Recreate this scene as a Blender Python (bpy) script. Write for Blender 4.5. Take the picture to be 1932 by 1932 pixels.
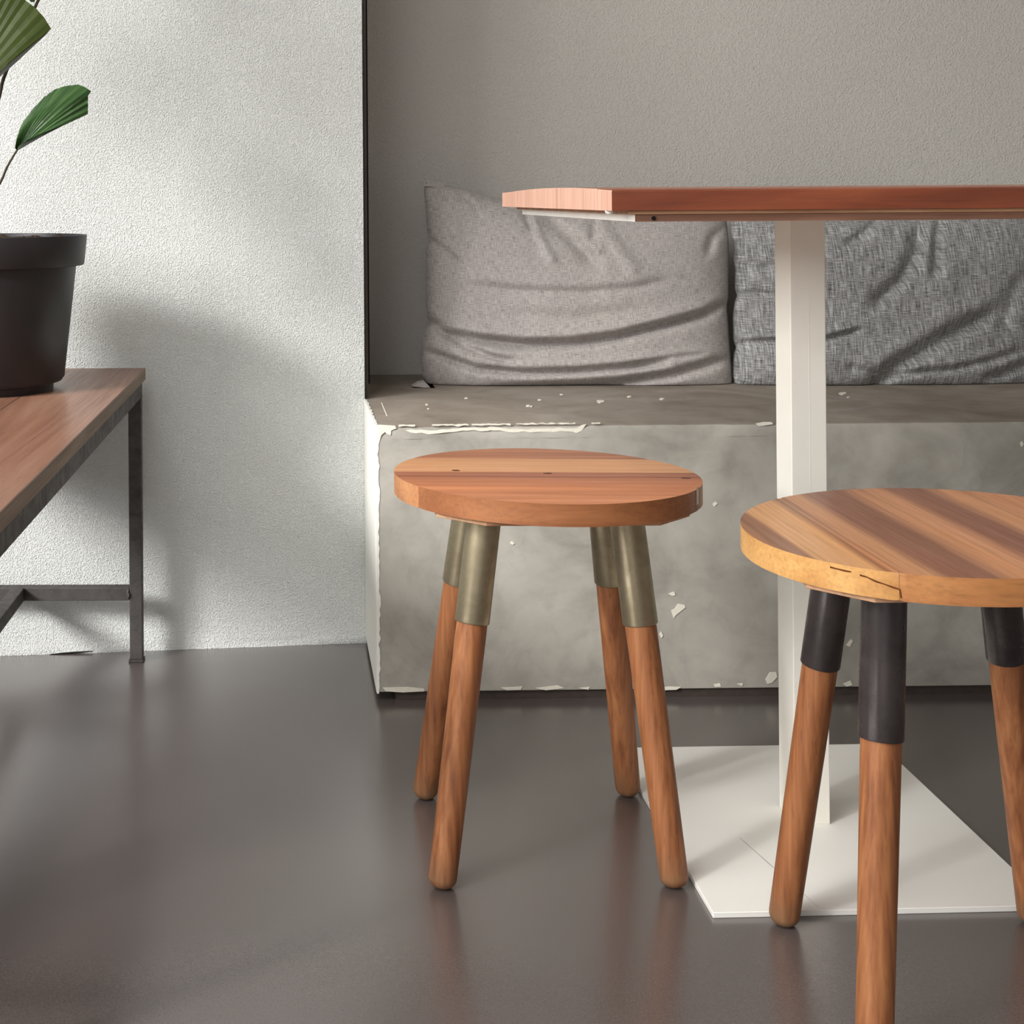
import bpy, bmesh, math, random
from mathutils import Vector, Matrix, noise as mnoise
random.seed(7)
for o in list(bpy.data.objects): bpy.data.objects.remove(o, do_unlink=True)
C = bpy.context.scene.collection
scn = bpy.context.scene

# ------------------------------------------------------------------ camera
H = 0.77                                       # eye height, metres
F, CX, CY = 2787.0, 562.4, 361.2               # focal length and principal point, photo pixels (the photo is a crop)
YAW, PITCH, ROLL = 0.0116, 0.0045, 0.0071
W = 1932.0
def axes():
    cy, sy, cp, sp = math.cos(YAW), math.sin(YAW), math.cos(PITCH), math.sin(PITCH)
    fw = Vector((sy*cp, cy*cp, sp)); rt = Vector((cy, -sy, 0)); up = rt.cross(fw)
    cr, sr = math.cos(ROLL), math.sin(ROLL)
    return rt*cr - up*sr, fw, up*cr + rt*sr
RT, FW, UP = axes()
def ray(x, y): return RT*((x-CX)/F) + FW - UP*((y-CY)/F)
def at_y(x, y, Y):
    d = ray(x, y); p = d*(Y/d.y); return Vector((p.x, p.y, p.z+H))
def at_z(x, y, z):
    d = ray(x, y); p = d*((z-H)/d.z); return Vector((p.x, p.y, z))
cam_d = bpy.data.cameras.new('camera'); cam = bpy.data.objects.new('camera', cam_d); C.objects.link(cam)
cam_d.sensor_width = 36.0; cam_d.sensor_fit = 'HORIZONTAL'; cam_d.lens = F/W*36.0
cam_d.shift_x = (W/2-CX)/W; cam_d.shift_y = (CY-W/2)/W; cam_d.clip_start = 0.02
cam.matrix_world = Matrix(((RT.x, UP.x, -FW.x, 0), (RT.y, UP.y, -FW.y, 0), (RT.z, UP.z, -FW.z, H), (0, 0, 0, 1)))
scn.camera = cam

# ------------------------------------------------------------------ light
wd = bpy.data.worlds.new('world'); scn.world = wd; wd.use_nodes = True
bg = wd.node_tree.nodes['Background']; bg.inputs[0].default_value = (0.93, 0.97, 1.0, 1); bg.inputs[1].default_value = 0.6
def area(name, loc, size, rot, power, col):
    l = bpy.data.lights.new(name, 'AREA'); l.shape = 'RECTANGLE'; l.size, l.size_y = size; l.energy = power; l.color = col
    o = bpy.data.objects.new(name, l); C.objects.link(o); o.location = loc; o.rotation_euler = rot; return o
# daylight entering the window in the left wall
area('window_daylight', (-2.47, -0.05, 1.70), (1.25, 2.6), (0, math.radians(-90), 0), 165, (1.0, 1.0, 0.985))
area('rear_fill', (-0.9, -3.0, 1.5), (2.4, 2.1), (math.radians(90), 0, 0), 18, (1.0, 0.985, 0.965))  # broad fill added behind the camera, its shop front is only assumed
area('overhead_fill', (-0.8, 0.2, 2.70), (1.2, 1.2), (0, 0, 0), 44, (1.0, 0.985, 0.96))  # added soft fill from above, no fixture, lifts seats and floor plate
sun_d = bpy.data.lights.new('hazy_sun', 'SUN'); sun_d.energy = 4.6; sun_d.angle = math.radians(13); sun_d.color = (1.0, 1.0, 0.98)
sun = bpy.data.objects.new('hazy_sun', sun_d); C.objects.link(sun); sun.location = (-6, -4, 5)
sun.rotation_euler = Vector((1.0, 0.86, -0.70)).to_track_quat('-Z', 'Y').to_euler()
vs = scn.view_settings
vs.view_transform = 'Standard'; vs.look = 'None'; vs.gamma = 1.0; vs.use_curve_mapping = False; vs.exposure = 0.0

# ------------------------------------------------------------------ material helpers
def s2l(c):
    return tuple(((v/255)/12.92 if v/255 <= 0.04045 else ((v/255+0.055)/1.055)**2.4) for v in c) + (1,)
class NT:
    def __init__(s, name, rough=0.6, spec=0.5, metal=0.0):
        s.m = bpy.data.materials.new(name); s.m.use_nodes = True; s.t = s.m.node_tree; s.b = s.t.nodes['Principled BSDF']
        s.b.inputs['Roughness'].default_value = rough; s.b.inputs['Metallic'].default_value = metal
        s.b.inputs['Specular IOR Level'].default_value = spec
        s.tc = s.t.nodes.new('ShaderNodeTexCoord')
    def link(s, a, b): s.t.links.new(a, b)
    def mapping(s, scale=(1, 1, 1), rot=(0, 0, 0), loc=(0, 0, 0), src=None):
        n = s.t.nodes.new('ShaderNodeMapping'); n.inputs['Scale'].default_value = scale; n.inputs['Rotation'].default_value = rot; n.inputs['Location'].default_value = loc
        s.link(src or s.tc.outputs['Object'], n.inputs['Vector']); return n.outputs[0]
    def noise(s, vec, scale=5, detail=4, rough=0.5, dist=0.0):
        n = s.t.nodes.new('ShaderNodeTexNoise'); n.inputs['Scale'].default_value = scale; n.inputs['Detail'].default_value = detail
        n.inputs['Roughness'].default_value = rough; n.inputs['Distortion'].default_value = dist; s.link(vec, n.inputs['Vector']); return n.outputs['Fac']
    def voronoi(s, vec, scale, feature='F1'):
        n = s.t.nodes.new('ShaderNodeTexVoronoi'); n.feature = feature; n.inputs['Scale'].default_value = scale; s.link(vec, n.inputs['Vector']); return n.outputs['Distance']
    def ramp(s, fac, stops, interp='LINEAR'):
        n = s.t.nodes.new('ShaderNodeValToRGB'); n.color_ramp.interpolation = interp
        e = n.color_ramp.elements
        while len(e) < len(stops): e.new(0.5)
        for i, (p, c) in enumerate(stops):
            e[i].position = p; e[i].color = c if len(c) == 4 else tuple(c)+(1,)
        s.link(fac, n.inputs[0]); return n.outputs[0]
    def mix(s, fac, a, b, mode='MIX'):
        n = s.t.nodes.new('ShaderNodeMix'); n.data_type = 'RGBA'; n.blend_type = mode
        for sock, v in ((n.inputs[0], fac), (n.inputs[6], a), (n.inputs[7], b)):
            if hasattr(v, 'links') or isinstance(v, bpy.types.NodeSocket): s.link(v, sock)
            else: sock.default_value = v
        return n.outputs[2]
    def math(s, op, a, b=None, clamp=False):
        n = s.t.nodes.new('ShaderNodeMath'); n.operation = op; n.use_clamp = clamp
        for i, v in enumerate((a, b)):
            if v is None: continue
            if isinstance(v, bpy.types.NodeSocket): s.link(v, n.inputs[i])
            else: n.inputs[i].default_value = v
        return n.outputs[0]
    def sep(s, vec):
        n = s.t.nodes.new('ShaderNodeSeparateXYZ'); s.link(vec, n.inputs[0]); return n.outputs
    def base(s, v):
        if isinstance(v, bpy.types.NodeSocket): s.link(v, s.b.inputs['Base Color'])
        else: s.b.inputs['Base Color'].default_value = v
    def rough(s, v): s.link(v, s.b.inputs['Roughness'])
    def bump(s, h, strength=0.5, dist=0.002):
        n = s.t.nodes.new('ShaderNodeBump'); n.inputs['Strength'].default_value = strength; n.inputs['Distance'].default_value = dist
        s.link(h, n.inputs['Height'])
        prev = s.b.inputs['Normal']
        if prev.links: s.link(prev.links[0].from_socket, n.inputs['Normal'])
        s.link(n.outputs[0], s.b.inputs['Normal'])

def plaster(name, col, col2, strength=0.6, scale=340):
    t = NT(name, 0.85, 0.25)
    v = t.tc.outputs['Object']
    t.base(t.ramp(t.noise(v, 1.7, 3), [(0.3, s2l(col2)), (0.7, s2l(col))]))
    t.bump(t.ramp(t.noise(v, scale, 2, 0.5, 0.4), [(0.45, (0, 0, 0)), (0.82, (1, 1, 1))]), strength, 0.0026)
    t.bump(t.noise(v, 9, 3), 0.12, 0.006)
    return t.m
M = {}
M['plaster_white'] = plaster('white textured plaster', (216, 217, 214), (210, 211, 208), 0.7, 420)
M['plaster_grey'] = plaster('grey textured plaster', (192, 187, 181), (186, 181, 175), 0.55, 280)
M['plain_wall'] = plaster('plain painted wall', (186, 184, 180), (180, 178, 174), 0.3)
def m_floor():
    t = NT('polished grey screed', 0.28, 0.5)
    t.b.inputs['Coat Weight'].default_value = 0.8; t.b.inputs['Coat Roughness'].default_value = 0.27; t.b.inputs['Coat IOR'].default_value = 1.7
    v = t.tc.outputs['Object']
    c = t.ramp(t.noise(v, 2.2, 5, 0.55, 0.3), [(0.3, s2l((83, 75, 73))), (0.7, s2l((92, 83, 81)))])
    sp = t.ramp(t.noise(v, 420, 2), [(0.3, (0.86, 0.86, 0.86)), (0.55, (1, 1, 1)), (0.8, (1.12, 1.12, 1.12))])
    c = t.mix(1.0, c, sp, 'MULTIPLY')
    fl = t.ramp(t.voronoi(v, 60), [(0.0, (1, 1, 1)), (0.035, (0, 0, 0))])
    c = t.mix(t.math('MULTIPLY', fl, 0.12), c, s2l((190, 186, 180)))
    t.base(c)
    t.rough(t.ramp(t.noise(v, 5, 4), [(0.3, (0.19,)*3), (0.7, (0.27,)*3)]))
    t.bump(t.noise(v, 3, 2), 0.05, 0.004)
    return t.m
M['floor'] = m_floor()
def m_concrete(name, a, b, c, spots=True):
    t = NT(name, 0.62, 0.35)
    v = t.tc.outputs['Object']
    n = t.noise(v, 6, 7, 0.58, 0.9)
    col = t.ramp(n, [(0.28, s2l(a)), (0.5, s2l(b)), (0.72, s2l(c))])
    n2 = t.noise(t.mapping((1, 1, 1), (0.3, 0.2, 0.5)), 22, 5, 0.6, 0.5)
    col = t.mix(0.55, col, t.ramp(n2, [(0.32, (0.78,)*3), (0.5, (1, 1, 1)), (0.7, (1.1,)*3)]), 'MULTIPLY')
    t.base(col); t.bump(n2, 0.18, 0.003); t.bump(t.noise(v, 160, 3), 0.12, 0.001)
    return t.m
M['concrete'] = m_concrete('trowelled grey concrete', (134, 129, 121), (164, 159, 150), (181, 176, 167))
M['concrete_seat'] = m_concrete('brown grey worn concrete', (118, 108, 97), (135, 125, 114), (150, 141, 131))
def m_plain(name, col, rough=0.5, spec=0.5, metal=0.0, var=0.06, scale=30, bump=0.05):
    t = NT(name, rough, spec, metal)
    v = t.tc.outputs['Object']
    n = t.noise(v, scale, 4)
    t.base(t.mix(1.0, s2l(col), t.ramp(n, [(0.3, (1-var,)*3), (0.7, (1+var,)*3)]), 'MULTIPLY'))
    if bump: t.bump(n, bump, 0.001)
    return t.m
M['white_paint'] = m_plain('thick white wall paint', (240, 238, 230), 0.6, 0.3, bump=0.2, scale=60, var=0.03)
M['chip'] = m_plain('bare pale plaster', (226, 220, 206), 0.8, 0.2, var=0.05, scale=150)
M['plinth'] = m_plain('dark brown plinth', (66, 57, 52), 0.6, 0.3, scale=80, var=0.15)
M['dark_trim'] = m_plain('dark painted strip', (78, 70, 65), 0.6, 0.3)
M['gap'] = m_plain('black seam', (22, 20, 19), 0.8, 0.2)
M['post_paint'] = m_plain('cream powder coat', (242, 238, 228), 0.42, 0.45, scale=16, var=0.025, bump=0.04)
def m_plate():
    t = NT('cream painted base plate', 0.42, 0.4)
    v = t.tc.outputs['Object']
    c = t.ramp(t.noise(v, 7, 5), [(0.3, s2l((240, 237, 231))), (0.7, s2l((242, 240, 234)))])
    s = t.sep(v)    # hairline scratch running from the front edge inwards
    (ax, ay), (bx, by) = PLATE_SCRATCH
    L = math.hypot(bx-ax, by-ay); ux, uy = (bx-ax)/L, (by-ay)/L
    along = t.math('ADD', t.math('MULTIPLY', t.math('SUBTRACT', s[0], ax), ux), t.math('MULTIPLY', t.math('SUBTRACT', s[1], ay), uy))
    acr = t.math('ABSOLUTE', t.math('ADD', t.math('MULTIPLY', t.math('SUBTRACT', s[0], ax), -uy), t.math('MULTIPLY', t.math('SUBTRACT', s[1], ay), ux)))
    line = t.math('LESS_THAN', acr, 0.0006)
    line = t.math('MULTIPLY', line, t.math('MULTIPLY', t.math('GREATER_THAN', along, 0.0), t.math('LESS_THAN', along, L)))
    line = t.math('MULTIPLY', line, t.ramp(t.noise(v, 25, 2), [(0.35, (0.15,)*3), (0.6, (0.75,)*3)]))
    t.base(t.mix(line, c, s2l((120, 113, 104))))
    t.bump(t.noise(v, 90, 3), 0.05, 0.001)
    return t.m
PLATE_SCRATCH = ((0.5708-0.64, 1.5796-1.81), (0.5395-0.64, 1.7537-1.81))
M['plate'] = m_plate()
def m_steel(name, col, col2, rough=0.4, metal=0.85, sc=60):
    t = NT(name, rough, 0.5, metal)
    v = t.tc.outputs['Object']
    n = t.noise(v, sc, 6, 0.65, 0.2)
    t.base(t.ramp(n, [(0.35, s2l(col2)), (0.6, s2l(col))]))
    t.rough(t.ramp(n, [(0.3, (rough+0.2,)*3), (0.7, (rough,)*3)]))
    sp = t.ramp(t.noise(v, 330, 2), [(0.25, (0, 0, 0)), (0.4, (1, 1, 1))]); t.bump(sp, 0.12, 0.0006)
    return t.m
M['brass'] = m_steel('worn brassy steel', (180, 167, 140), (158, 146, 120), 0.36, 0.92, 25)
M['black_steel'] = m_steel('blackened steel', (74, 67, 66), (58, 52, 52), 0.2, 0.35, 35)
M['frame_steel'] = m_steel('dark raw steel', (84, 79, 76), (70, 66, 64), 0.5, 0.5)
M['pot'] = m_plain('black nursery pot plastic', (36, 33, 35), 0.45, 0.45, var=0.1)
M['soil'] = m_plain('dark potting soil', (52, 42, 35), 0.95, 0.1, scale=120, var=0.4, bump=0.8)

def m_wood(name, cols, axis=0, sc=7.0, rough=0.38, fine=0.12, streaks=None, seed=0.0, spec=0.45, stretch=16):
    """cols dark->light; grain runs along axis; streaks: (axis across, [(pos, colour)]) explicit heartwood bands"""
    t = NT(name, rough, spec)
    s3 = [stretch, stretch, stretch]; s3[axis] = 1.0
    v = t.mapping(tuple(a/stretch for a in s3), (0, 0, 0), (seed, seed*1.7, seed*0.6))
    n = t.noise(v, sc*stretch/4, 6, 0.6, 1.2)
    k = len(cols)
    col = t.ramp(n, [(0.28+0.44*i/(k-1), s2l(c)) for i, c in enumerate(cols)])
    if streaks:
        ax, st = streaks
        s = t.sep(t.tc.outputs['Object'])
        wob = t.math('MULTIPLY', t.math('SUBTRACT', t.noise(v, 14, 4, 0.55), 0.5), 0.035)
        u = t.math('MULTIPLY', t.math('ADD', t.math('ADD', s[ax], wob), 0.2), 2.5)
        col = t.mix(0.86, col, t.ramp(u, [((p+0.2)*2.5, s2l(c)) for p, c in st]))
    f3 = [260.0]*3; f3[axis] = 7.0
    g = t.noise(t.mapping(tuple(f3), (0, 0, 0), (seed, seed, seed)), 1.0, 4, 0.6)
    col = t.mix(1.0, col, t.ramp(g, [(0.25, (1-fine*2,)*3), (0.5, (1, 1, 1)), (0.75, (1+fine,)*3)]), 'MULTIPLY')
    t.base(col); t.bump(g, 0.06, 0.0008)
    t.rough(t.ramp(g, [(0.3, (rough+0.1,)*3), (0.7, (rough-0.03,)*3)]))
    return t.m
def m_legwood(name, seed):
    t = NT(name, 0.5, 0.4)
    v = t.mapping((1, 1, 0.035), (0, 0, 0), (seed, seed, seed))
    n = t.noise(v, 150, 4, 0.55, 0.15)
    col = t.ramp(n, [(0.3, s2l((118, 70, 41))), (0.5, s2l((147, 92, 56))), (0.72, s2l((167, 111, 70)))])
    ds = t.noise(t.mapping((1, 1, 0.13), (0, 0, 0), (seed*2, 0, 0)), 240, 3, 0.6)
    col = t.mix(1.0, col, t.ramp(ds, [(0.27, (0.72,)*3), (0.38, (1, 1, 1))]), 'MULTIPLY')
    # scuffed grey foot: grime worn into the last centimetres
    z = t.sep(t.tc.outputs['Object'])[2]
    g = t.math('MULTIPLY', t.ramp(z, [(0.0, (1, 1, 1)), (0.045, (0, 0, 0))]), t.ramp(t.noise(t.tc.outputs['Object'], 50, 4), [(0.3, (0.2,)*3), (0.65, (0.8,)*3)]))
    t.base(t.mix(g, col, s2l((112, 92, 68)))); t.bump(ds, 0.15, 0.0006)
    return t.m

# ------------------------------------------------------------------ mesh helpers
def mesh_obj(name, bm, mats, parent=None, smooth=False, loc=None):
    bmesh.ops.recalc_face_normals(bm, faces=bm.faces[:])
    me = bpy.data.meshes.new(name); bm.to_mesh(me); bm.free()
    if not isinstance(mats, (list, tuple)): mats = [mats]
    for m in mats: me.materials.append(m)
    if smooth:
        for p in me.polygons: p.use_smooth = True
        try: me.set_sharp_from_angle(angle=math.radians(38))
        except Exception: pass
    o = bpy.data.objects.new(name, me); C.objects.link(o)
    if parent: o.parent = parent
    if loc: o.location = loc
    return o
def tag(o, label=None, cat=None, group=None, kind=None):
    if label: o['label'] = label
    if cat: o['category'] = cat
    if group: o['group'] = group
    if kind: o['kind'] = kind
    return o
def thing(name, loc, label, cat, group=None, rz=0.0):
    o = bpy.data.objects.new(name, None); C.objects.link(o); o.location = loc; o.rotation_euler = (0, 0, rz); o.empty_display_size = 0.1
    return tag(o, label, cat, group)
def add_box(bm, x0, x1, y0, y1, z0, z1):
    vs = [bm.verts.new((x, y, z)) for x in (x0, x1) for y in (y0, y1) for z in (z0, z1)]
    fs = []
    for q in ((0, 1, 3, 2), (4, 6, 7, 5), (0, 4, 5, 1), (2, 3, 7, 6), (0, 2, 6, 4), (1, 5, 7, 3)): fs.append(bm.faces.new([vs[i] for i in q]))
    return vs, fs
def bevel(bm, off, seg=2, edges=None):
    bmesh.ops.bevel(bm, geom=(edges or bm.edges[:]), offset=off, segments=seg, profile=0.5, affect='EDGES')
def box(name, x0, x1, y0, y1, z0, z1, mat, parent=None, bev=0.0, seg=2):
    bm = bmesh.new(); add_box(bm, x0, x1, y0, y1, z0, z1)
    if bev: bevel(bm, bev, seg)
    return mesh_obj(name, bm, mat, parent)
def prism(bm, poly, d0, d1, plane='xy'):
    """extrude a polygon; plane 'xy' extrudes along z, 'xz' along y"""
    f = (lambda a, b, d: (a, b, d)) if plane == 'xy' else (lambda a, b, d: (a, d, b))
    A = [bm.verts.new(f(a, b, d0)) for a, b in poly]; B = [bm.verts.new(f(a, b, d1)) for a, b in poly]
    fa = bm.faces.new(A); fb = bm.faces.new(B); n = len(poly)
    for i in range(n): bm.faces.new((A[i], A[(i+1) % n], B[(i+1) % n], B[i]))
    return A, B, fa, fb
def lathe(bm, prof, n=64, closed=False):
    rings = []
    for r, z in prof:
        if r < 1e-6: rings.append([bm.verts.new((0, 0, z))])
        else: rings.append([bm.verts.new((r*math.cos(2*math.pi*i/n), r*math.sin(2*math.pi*i/n), z)) for i in range(n)])
    for a, b in zip(rings[:-1], rings[1:]):
        for i in range(n):
            j = (i+1) % n
            if len(a) == 1 and len(b) == 1: continue
            if len(a) == 1: bm.faces.new((a[0], b[i], b[j]))
            elif len(b) == 1: bm.faces.new((a[i], a[j], b[0]))
            else: bm.faces.new((a[i], a[j], b[j], b[i]))
def axis_sweep(bm, p0, p1, prof, n=36):
    """rings (distance from p0 along p0->p1, radius)"""
    p0, p1 = Vector(p0), Vector(p1); d = (p1-p0).normalized()
    u = d.cross(Vector((0, 1, 0))).normalized(); v = d.cross(u)
    prev = None
    for t, r in prof:
        c = p0 + d*t
        ring = [bm.verts.new(c)] if r < 1e-6 else [bm.verts.new(c + u*(r*math.cos(2*math.pi*i/n)) + v*(r*math.sin(2*math.pi*i/n))) for i in range(n)]
        if prev:
            for i in range(n):
                j = (i+1) % n
                if len(prev) == 1: bm.faces.new((prev[0], ring[i], ring[j]))
                elif len(ring) == 1: bm.faces.new((prev[i], prev[j], ring[0]))
                else: bm.faces.new((prev[i], prev[j], ring[j], ring[i]))
        prev = ring
def tube_path(bm, pts, radii, n=10):
    prev = None
    for k, p in enumerate(pts):
        a = pts[max(k-1, 0)]; b = pts[min(k+1, len(pts)-1)]
        d = (b-a).normalized(); u = d.cross(Vector((0.2, 1, 0.1))).normalized(); v = d.cross(u)
        ring = [bm.verts.new(p + u*(radii[k]*math.cos(2*math.pi*i/n)) + v*(radii[k]*math.sin(2*math.pi*i/n))) for i in range(n)]
        if prev:
            for i in range(n): bm.faces.new((prev[i], prev[(i+1) % n], ring[(i+1) % n], ring[i]))
        else: bm.faces.new(ring)
        prev = ring
    bm.faces.new(prev)

# ------------------------------------------------------------------ room shell
XW, XE, YS, YN, ZC = -2.35, 3.1, -2.8, 2.92, 2.75
XE_EDGE = 0.1425                       # right end of the white wall, left end of the niche
WY = lambda x: 2.547 + 0.0845*x        # the white wall runs slightly askew
def struct(o): o['kind'] = 'structure'; return o
struct(box('floor', XW-0.2, XE+0.2, YS-0.2, YN+0.2, -0.1, 0.0, M['floor']))
struct(box('ceiling', XW-0.2, XE+0.2, YS-0.2, YN+0.2, ZC, ZC+0.1, M['plain_wall']))
# white back wall: front skin with a slightly wavy foot where the plaster meets the screed
bm = bmesh.new()
nx = 130; zs = [0, 0.004, 0.009, 0.016, 0.026, 0.04, 0.3, 0.8, 1.4, 2.0, ZC]
cols_ = []
for i in range(nx+1):
    x = XW + (XE_EDGE-XW)*i/nx; col_ = []
    for z in zs:
        push = 0.0
        if z <= 0.026: push = 0.0035*(1-z/0.03)*(0.7+0.9*mnoise.noise(Vector((x*14, z*60, 2.0))))
        col_.append(bm.verts.new((x, WY(x)-max(push, -0.0005), z)))
    cols_.append(col_)
for i in range(nx):
    for k in range(len(zs)-1): bm.faces.new((cols_[i][k], cols_[i+1][k], cols_[i+1][k+1], cols_[i][k+1]))
bk = [[bm.verts.new((x, 2.915, z)) for z in (0, ZC)] for x in (XW, XE_EDGE)]
bm.faces.new(cols_[-1] + [bk[1][1], bk[1][0]]); bm.faces.new(cols_[0] + [bk[0][1], bk[0][0]])
bm.faces.new((bk[0][0], bk[0][1], bk[1][1], bk[1][0]))
wb = struct(mesh_obj('wall_back', bm, M['plaster_white']))
bm = bmesh.new()                     # dark sliver where the plaster has lifted off the floor
cp = [at_y(x, y, WY(-0.36)) for x, y in ((95, 1232.5), (115, 1230.5), (140, 1228.8), (174, 1227.5), (150, 1230.2), (120, 1232.3))]
ca = [bm.verts.new((p.x, WY(p.x)-0.0062, p.z)) for p in cp]; cb = [bm.verts.new((p.x, WY(p.x)-0.001, p.z)) for p in cp]
bm.faces.new(ca)
for k in range(6): bm.faces.new((ca[k], ca[(k+1) % 6], cb[(k+1) % 6], cb[k]))
mesh_obj('plaster_crack', bm, M['gap'], wb)
struct(box('wall_niche', XE_EDGE-0.3, XE, 2.92, 3.05, 0, ZC, M['plaster_grey']))
struct(box('wall_right', XE, XE+0.12, YS, YN, 0, ZC, M['plain_wall']))
# left wall with its window opening
WY0, WY1, WZ0, WZ1 = -1.35, 1.35, 1.08, 2.46
bm = bmesh.new()
for a in ((YS, WY0, 0, ZC), (WY1, YN, 0, ZC), (WY0, WY1, 0, WZ0), (WY0, WY1, WZ1, ZC)): add_box(bm, XW-0.12, XW, *a)
struct(mesh_obj('wall_left', bm, M['plain_wall']))
win = struct(bpy.data.objects.new('window_1', None)); C.objects.link(win); win.location = (XW-0.06, (WY0+WY1)/2, WZ0)
hw, hz = (WY1-WY0)/2, WZ1-WZ0
for nm, a in (('frame_post', (-hw, -hw+0.05, 0, hz)), ('frame_post', (hw-0.05, hw, 0, hz)), ('frame_rail', (-hw+0.05, hw-0.05, 0, 0.05)), ('frame_rail', (-hw+0.05, hw-0.05, hz-0.05, hz)), ('mullion', (-0.47, -0.43, 0.05, hz-0.05)), ('mullion', (0.43, 0.47, 0.05, hz-0.05))):
    box(nm, -0.03, 0.03, *a, M['dark_trim'], win)
# front wall behind the camera with a wide opening added for the rear fill
bm = bmesh.new()
for a in ((XW, -2.1, 0, ZC), (0.7, XE, 0, ZC), (-2.1, 0.7, 0, 0.35), (-2.1, 0.7, 2.6, ZC)): add_box(bm, a[0], a[1], YS-0.12, YS, a[2], a[3])
struct(mesh_obj('wall_front', bm, M['plain_wall']))
# unseen wing wall, added only to keep the sun off the far panes
struct(box('sun_block_wall', -3.75, -2.6, -1.82, -1.7, 0, 4.5, M['plain_wall']))
# dark vertical strip closing the joint at the niche corner
t1 = struct(box('trim_1', XE_EDGE-0.004, XE_EDGE+0.0075, 2.575, 2.60, 0.423, ZC, M['dark_trim']))
box('seam', XE_EDGE+0.0075, XE_EDGE+0.0105, 2.58, 2.60, 0.445, ZC, M['gap'], t1)

# ------------------------------------------------------------------ built-in concrete bench
BY, BZ = 2.26, 0.42
bench = thing('concrete_bench', (XE_EDGE+1.4, BY, 0), 'long built-in grey concrete bench with chipped edges under the cushions', 'bench')
def bl(p): return Vector(p) - Vector(bench.location)
def bbox(name, x0, x1, y0, y1, z0, z1, mat, bev=0.0):
    o = bench.location; return box(name, x0-o.x, x1-o.x, y0-o.y, y1-o.y, z0-o.z, z1-o.z, mat, bench, bev)
bbox('bench_body', XE_EDGE, XE-0.005, BY, 2.915, 0.0145, 0.4, M['concrete'])
# seat slab: softly uneven front arris
bm = bmesh.new(); n = 220
sec = [(0.0, 0.4), (0.0, 0.413), (0.0025, 0.4175), (0.007, 0.42), (0.655, 0.42), (0.655, 0.4)]
prev = None
for i in range(n+1):
    x = XE_EDGE + (XE-0.005-XE_EDGE)*i/n
    w = 0.0016*mnoise.noise(Vector((x*22, 0.3, 0))) + 0.0012*mnoise.noise(Vector((x*70, 2.3, 0)))
    ring = [bm.verts.new(bl((x, BY + dy + (w if dy < 0.02 else 0), z + (0.4*w if 0.405 < z and dy < 0.02 else 0)))) for dy, z in sec]
    if prev:
        for k in range(len(sec)): bm.faces.new((prev[k], prev[(k+1) % len(sec)], ring[(k+1) % len(sec)], ring[k]))
    else: bm.faces.new(ring)
    prev = ring
bm.faces.new(prev); bm.normal_update()
for f in bm.faces:
    c_ = f.calc_center_median()
    f.material_index = 1 if c_.z < 0.4165 and c_.y < 0.02 else 0
mesh_obj('seat_slab', bm, [M['concrete_seat'], M['concrete']], bench, True)
bbox('plinth', XE_EDGE+0.028, XE-0.005, BY+0.004, 2.9, 0, 0.0145, M['plinth'])
# white paint on the end face, wrapping raggedly onto the front and the seat
bm = bmesh.new(); n = 150; prev = None
for i in range(n+1):
    z = 0.012 + (0.4215-0.012)*i/n
    lap = 0.004 + 0.0026*mnoise.noise(Vector((z*30, 5.0, 0))) + 0.0022*mnoise.noise(Vector((z*110, 9.0, 0)))
    if z < 0.05: lap *= 0.35 + 0.65*(z-0.012)/0.038
    if z > 0.395: lap += 0.012*(z-0.395)/0.026
    ring = [bm.verts.new(bl(q)) for q in ((XE_EDGE-0.0012, 2.558, z), (XE_EDGE-0.0016, BY+0.003, z), (XE_EDGE-0.0004, BY-0.0012, z), (XE_EDGE+max(lap, 0.001), BY-0.001, z), (XE_EDGE+max(lap, 0.001), BY+0.001, z), (XE_EDGE+0.001, BY+0.002, z), (XE_EDGE+0.001, 2.558, z))]
    if prev:
        for k in range(7): bm.faces.new((prev[k], prev[(k+1) % 7], ring[(k+1) % 7], ring[k]))
    else: bm.faces.new(ring)
    prev = ring
bm.faces.new(prev)
tag(mesh_obj('end_paint', bm, M['white_paint'], bench), 'thick white paint over the end of the bench, ragged at the corner')
bm = bmesh.new(); n = 70; prev = None           # the same paint on the left strip of the seat
for i in range(n+1):
    y = BY + 0.003 + (2.55-BY)*i/n
    lap = 0.0035 + 0.003*mnoise.noise(Vector((y*60, 1.0, 0))) + 0.002*mnoise.noise(Vector((y*150, 4.0, 0)))
    ring = [bm.verts.new(bl(q)) for q in ((XE_EDGE-0.001, y, 0.4195), (XE_EDGE-0.001, y, 0.4215), (XE_EDGE+max(lap, 0.0008), y, 0.4211), (XE_EDGE+max(lap, 0.0008), y, 0.4195))]
    if prev:
        for k in range(4): bm.faces.new((prev[k], prev[(k+1) % 4], ring[(k+1) % 4], ring[k]))
    else: bm.faces.new(ring)
    prev = ring
bm.faces.new(prev)
mesh_obj('seat_paint', bm, M['white_paint'], bench)
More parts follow.
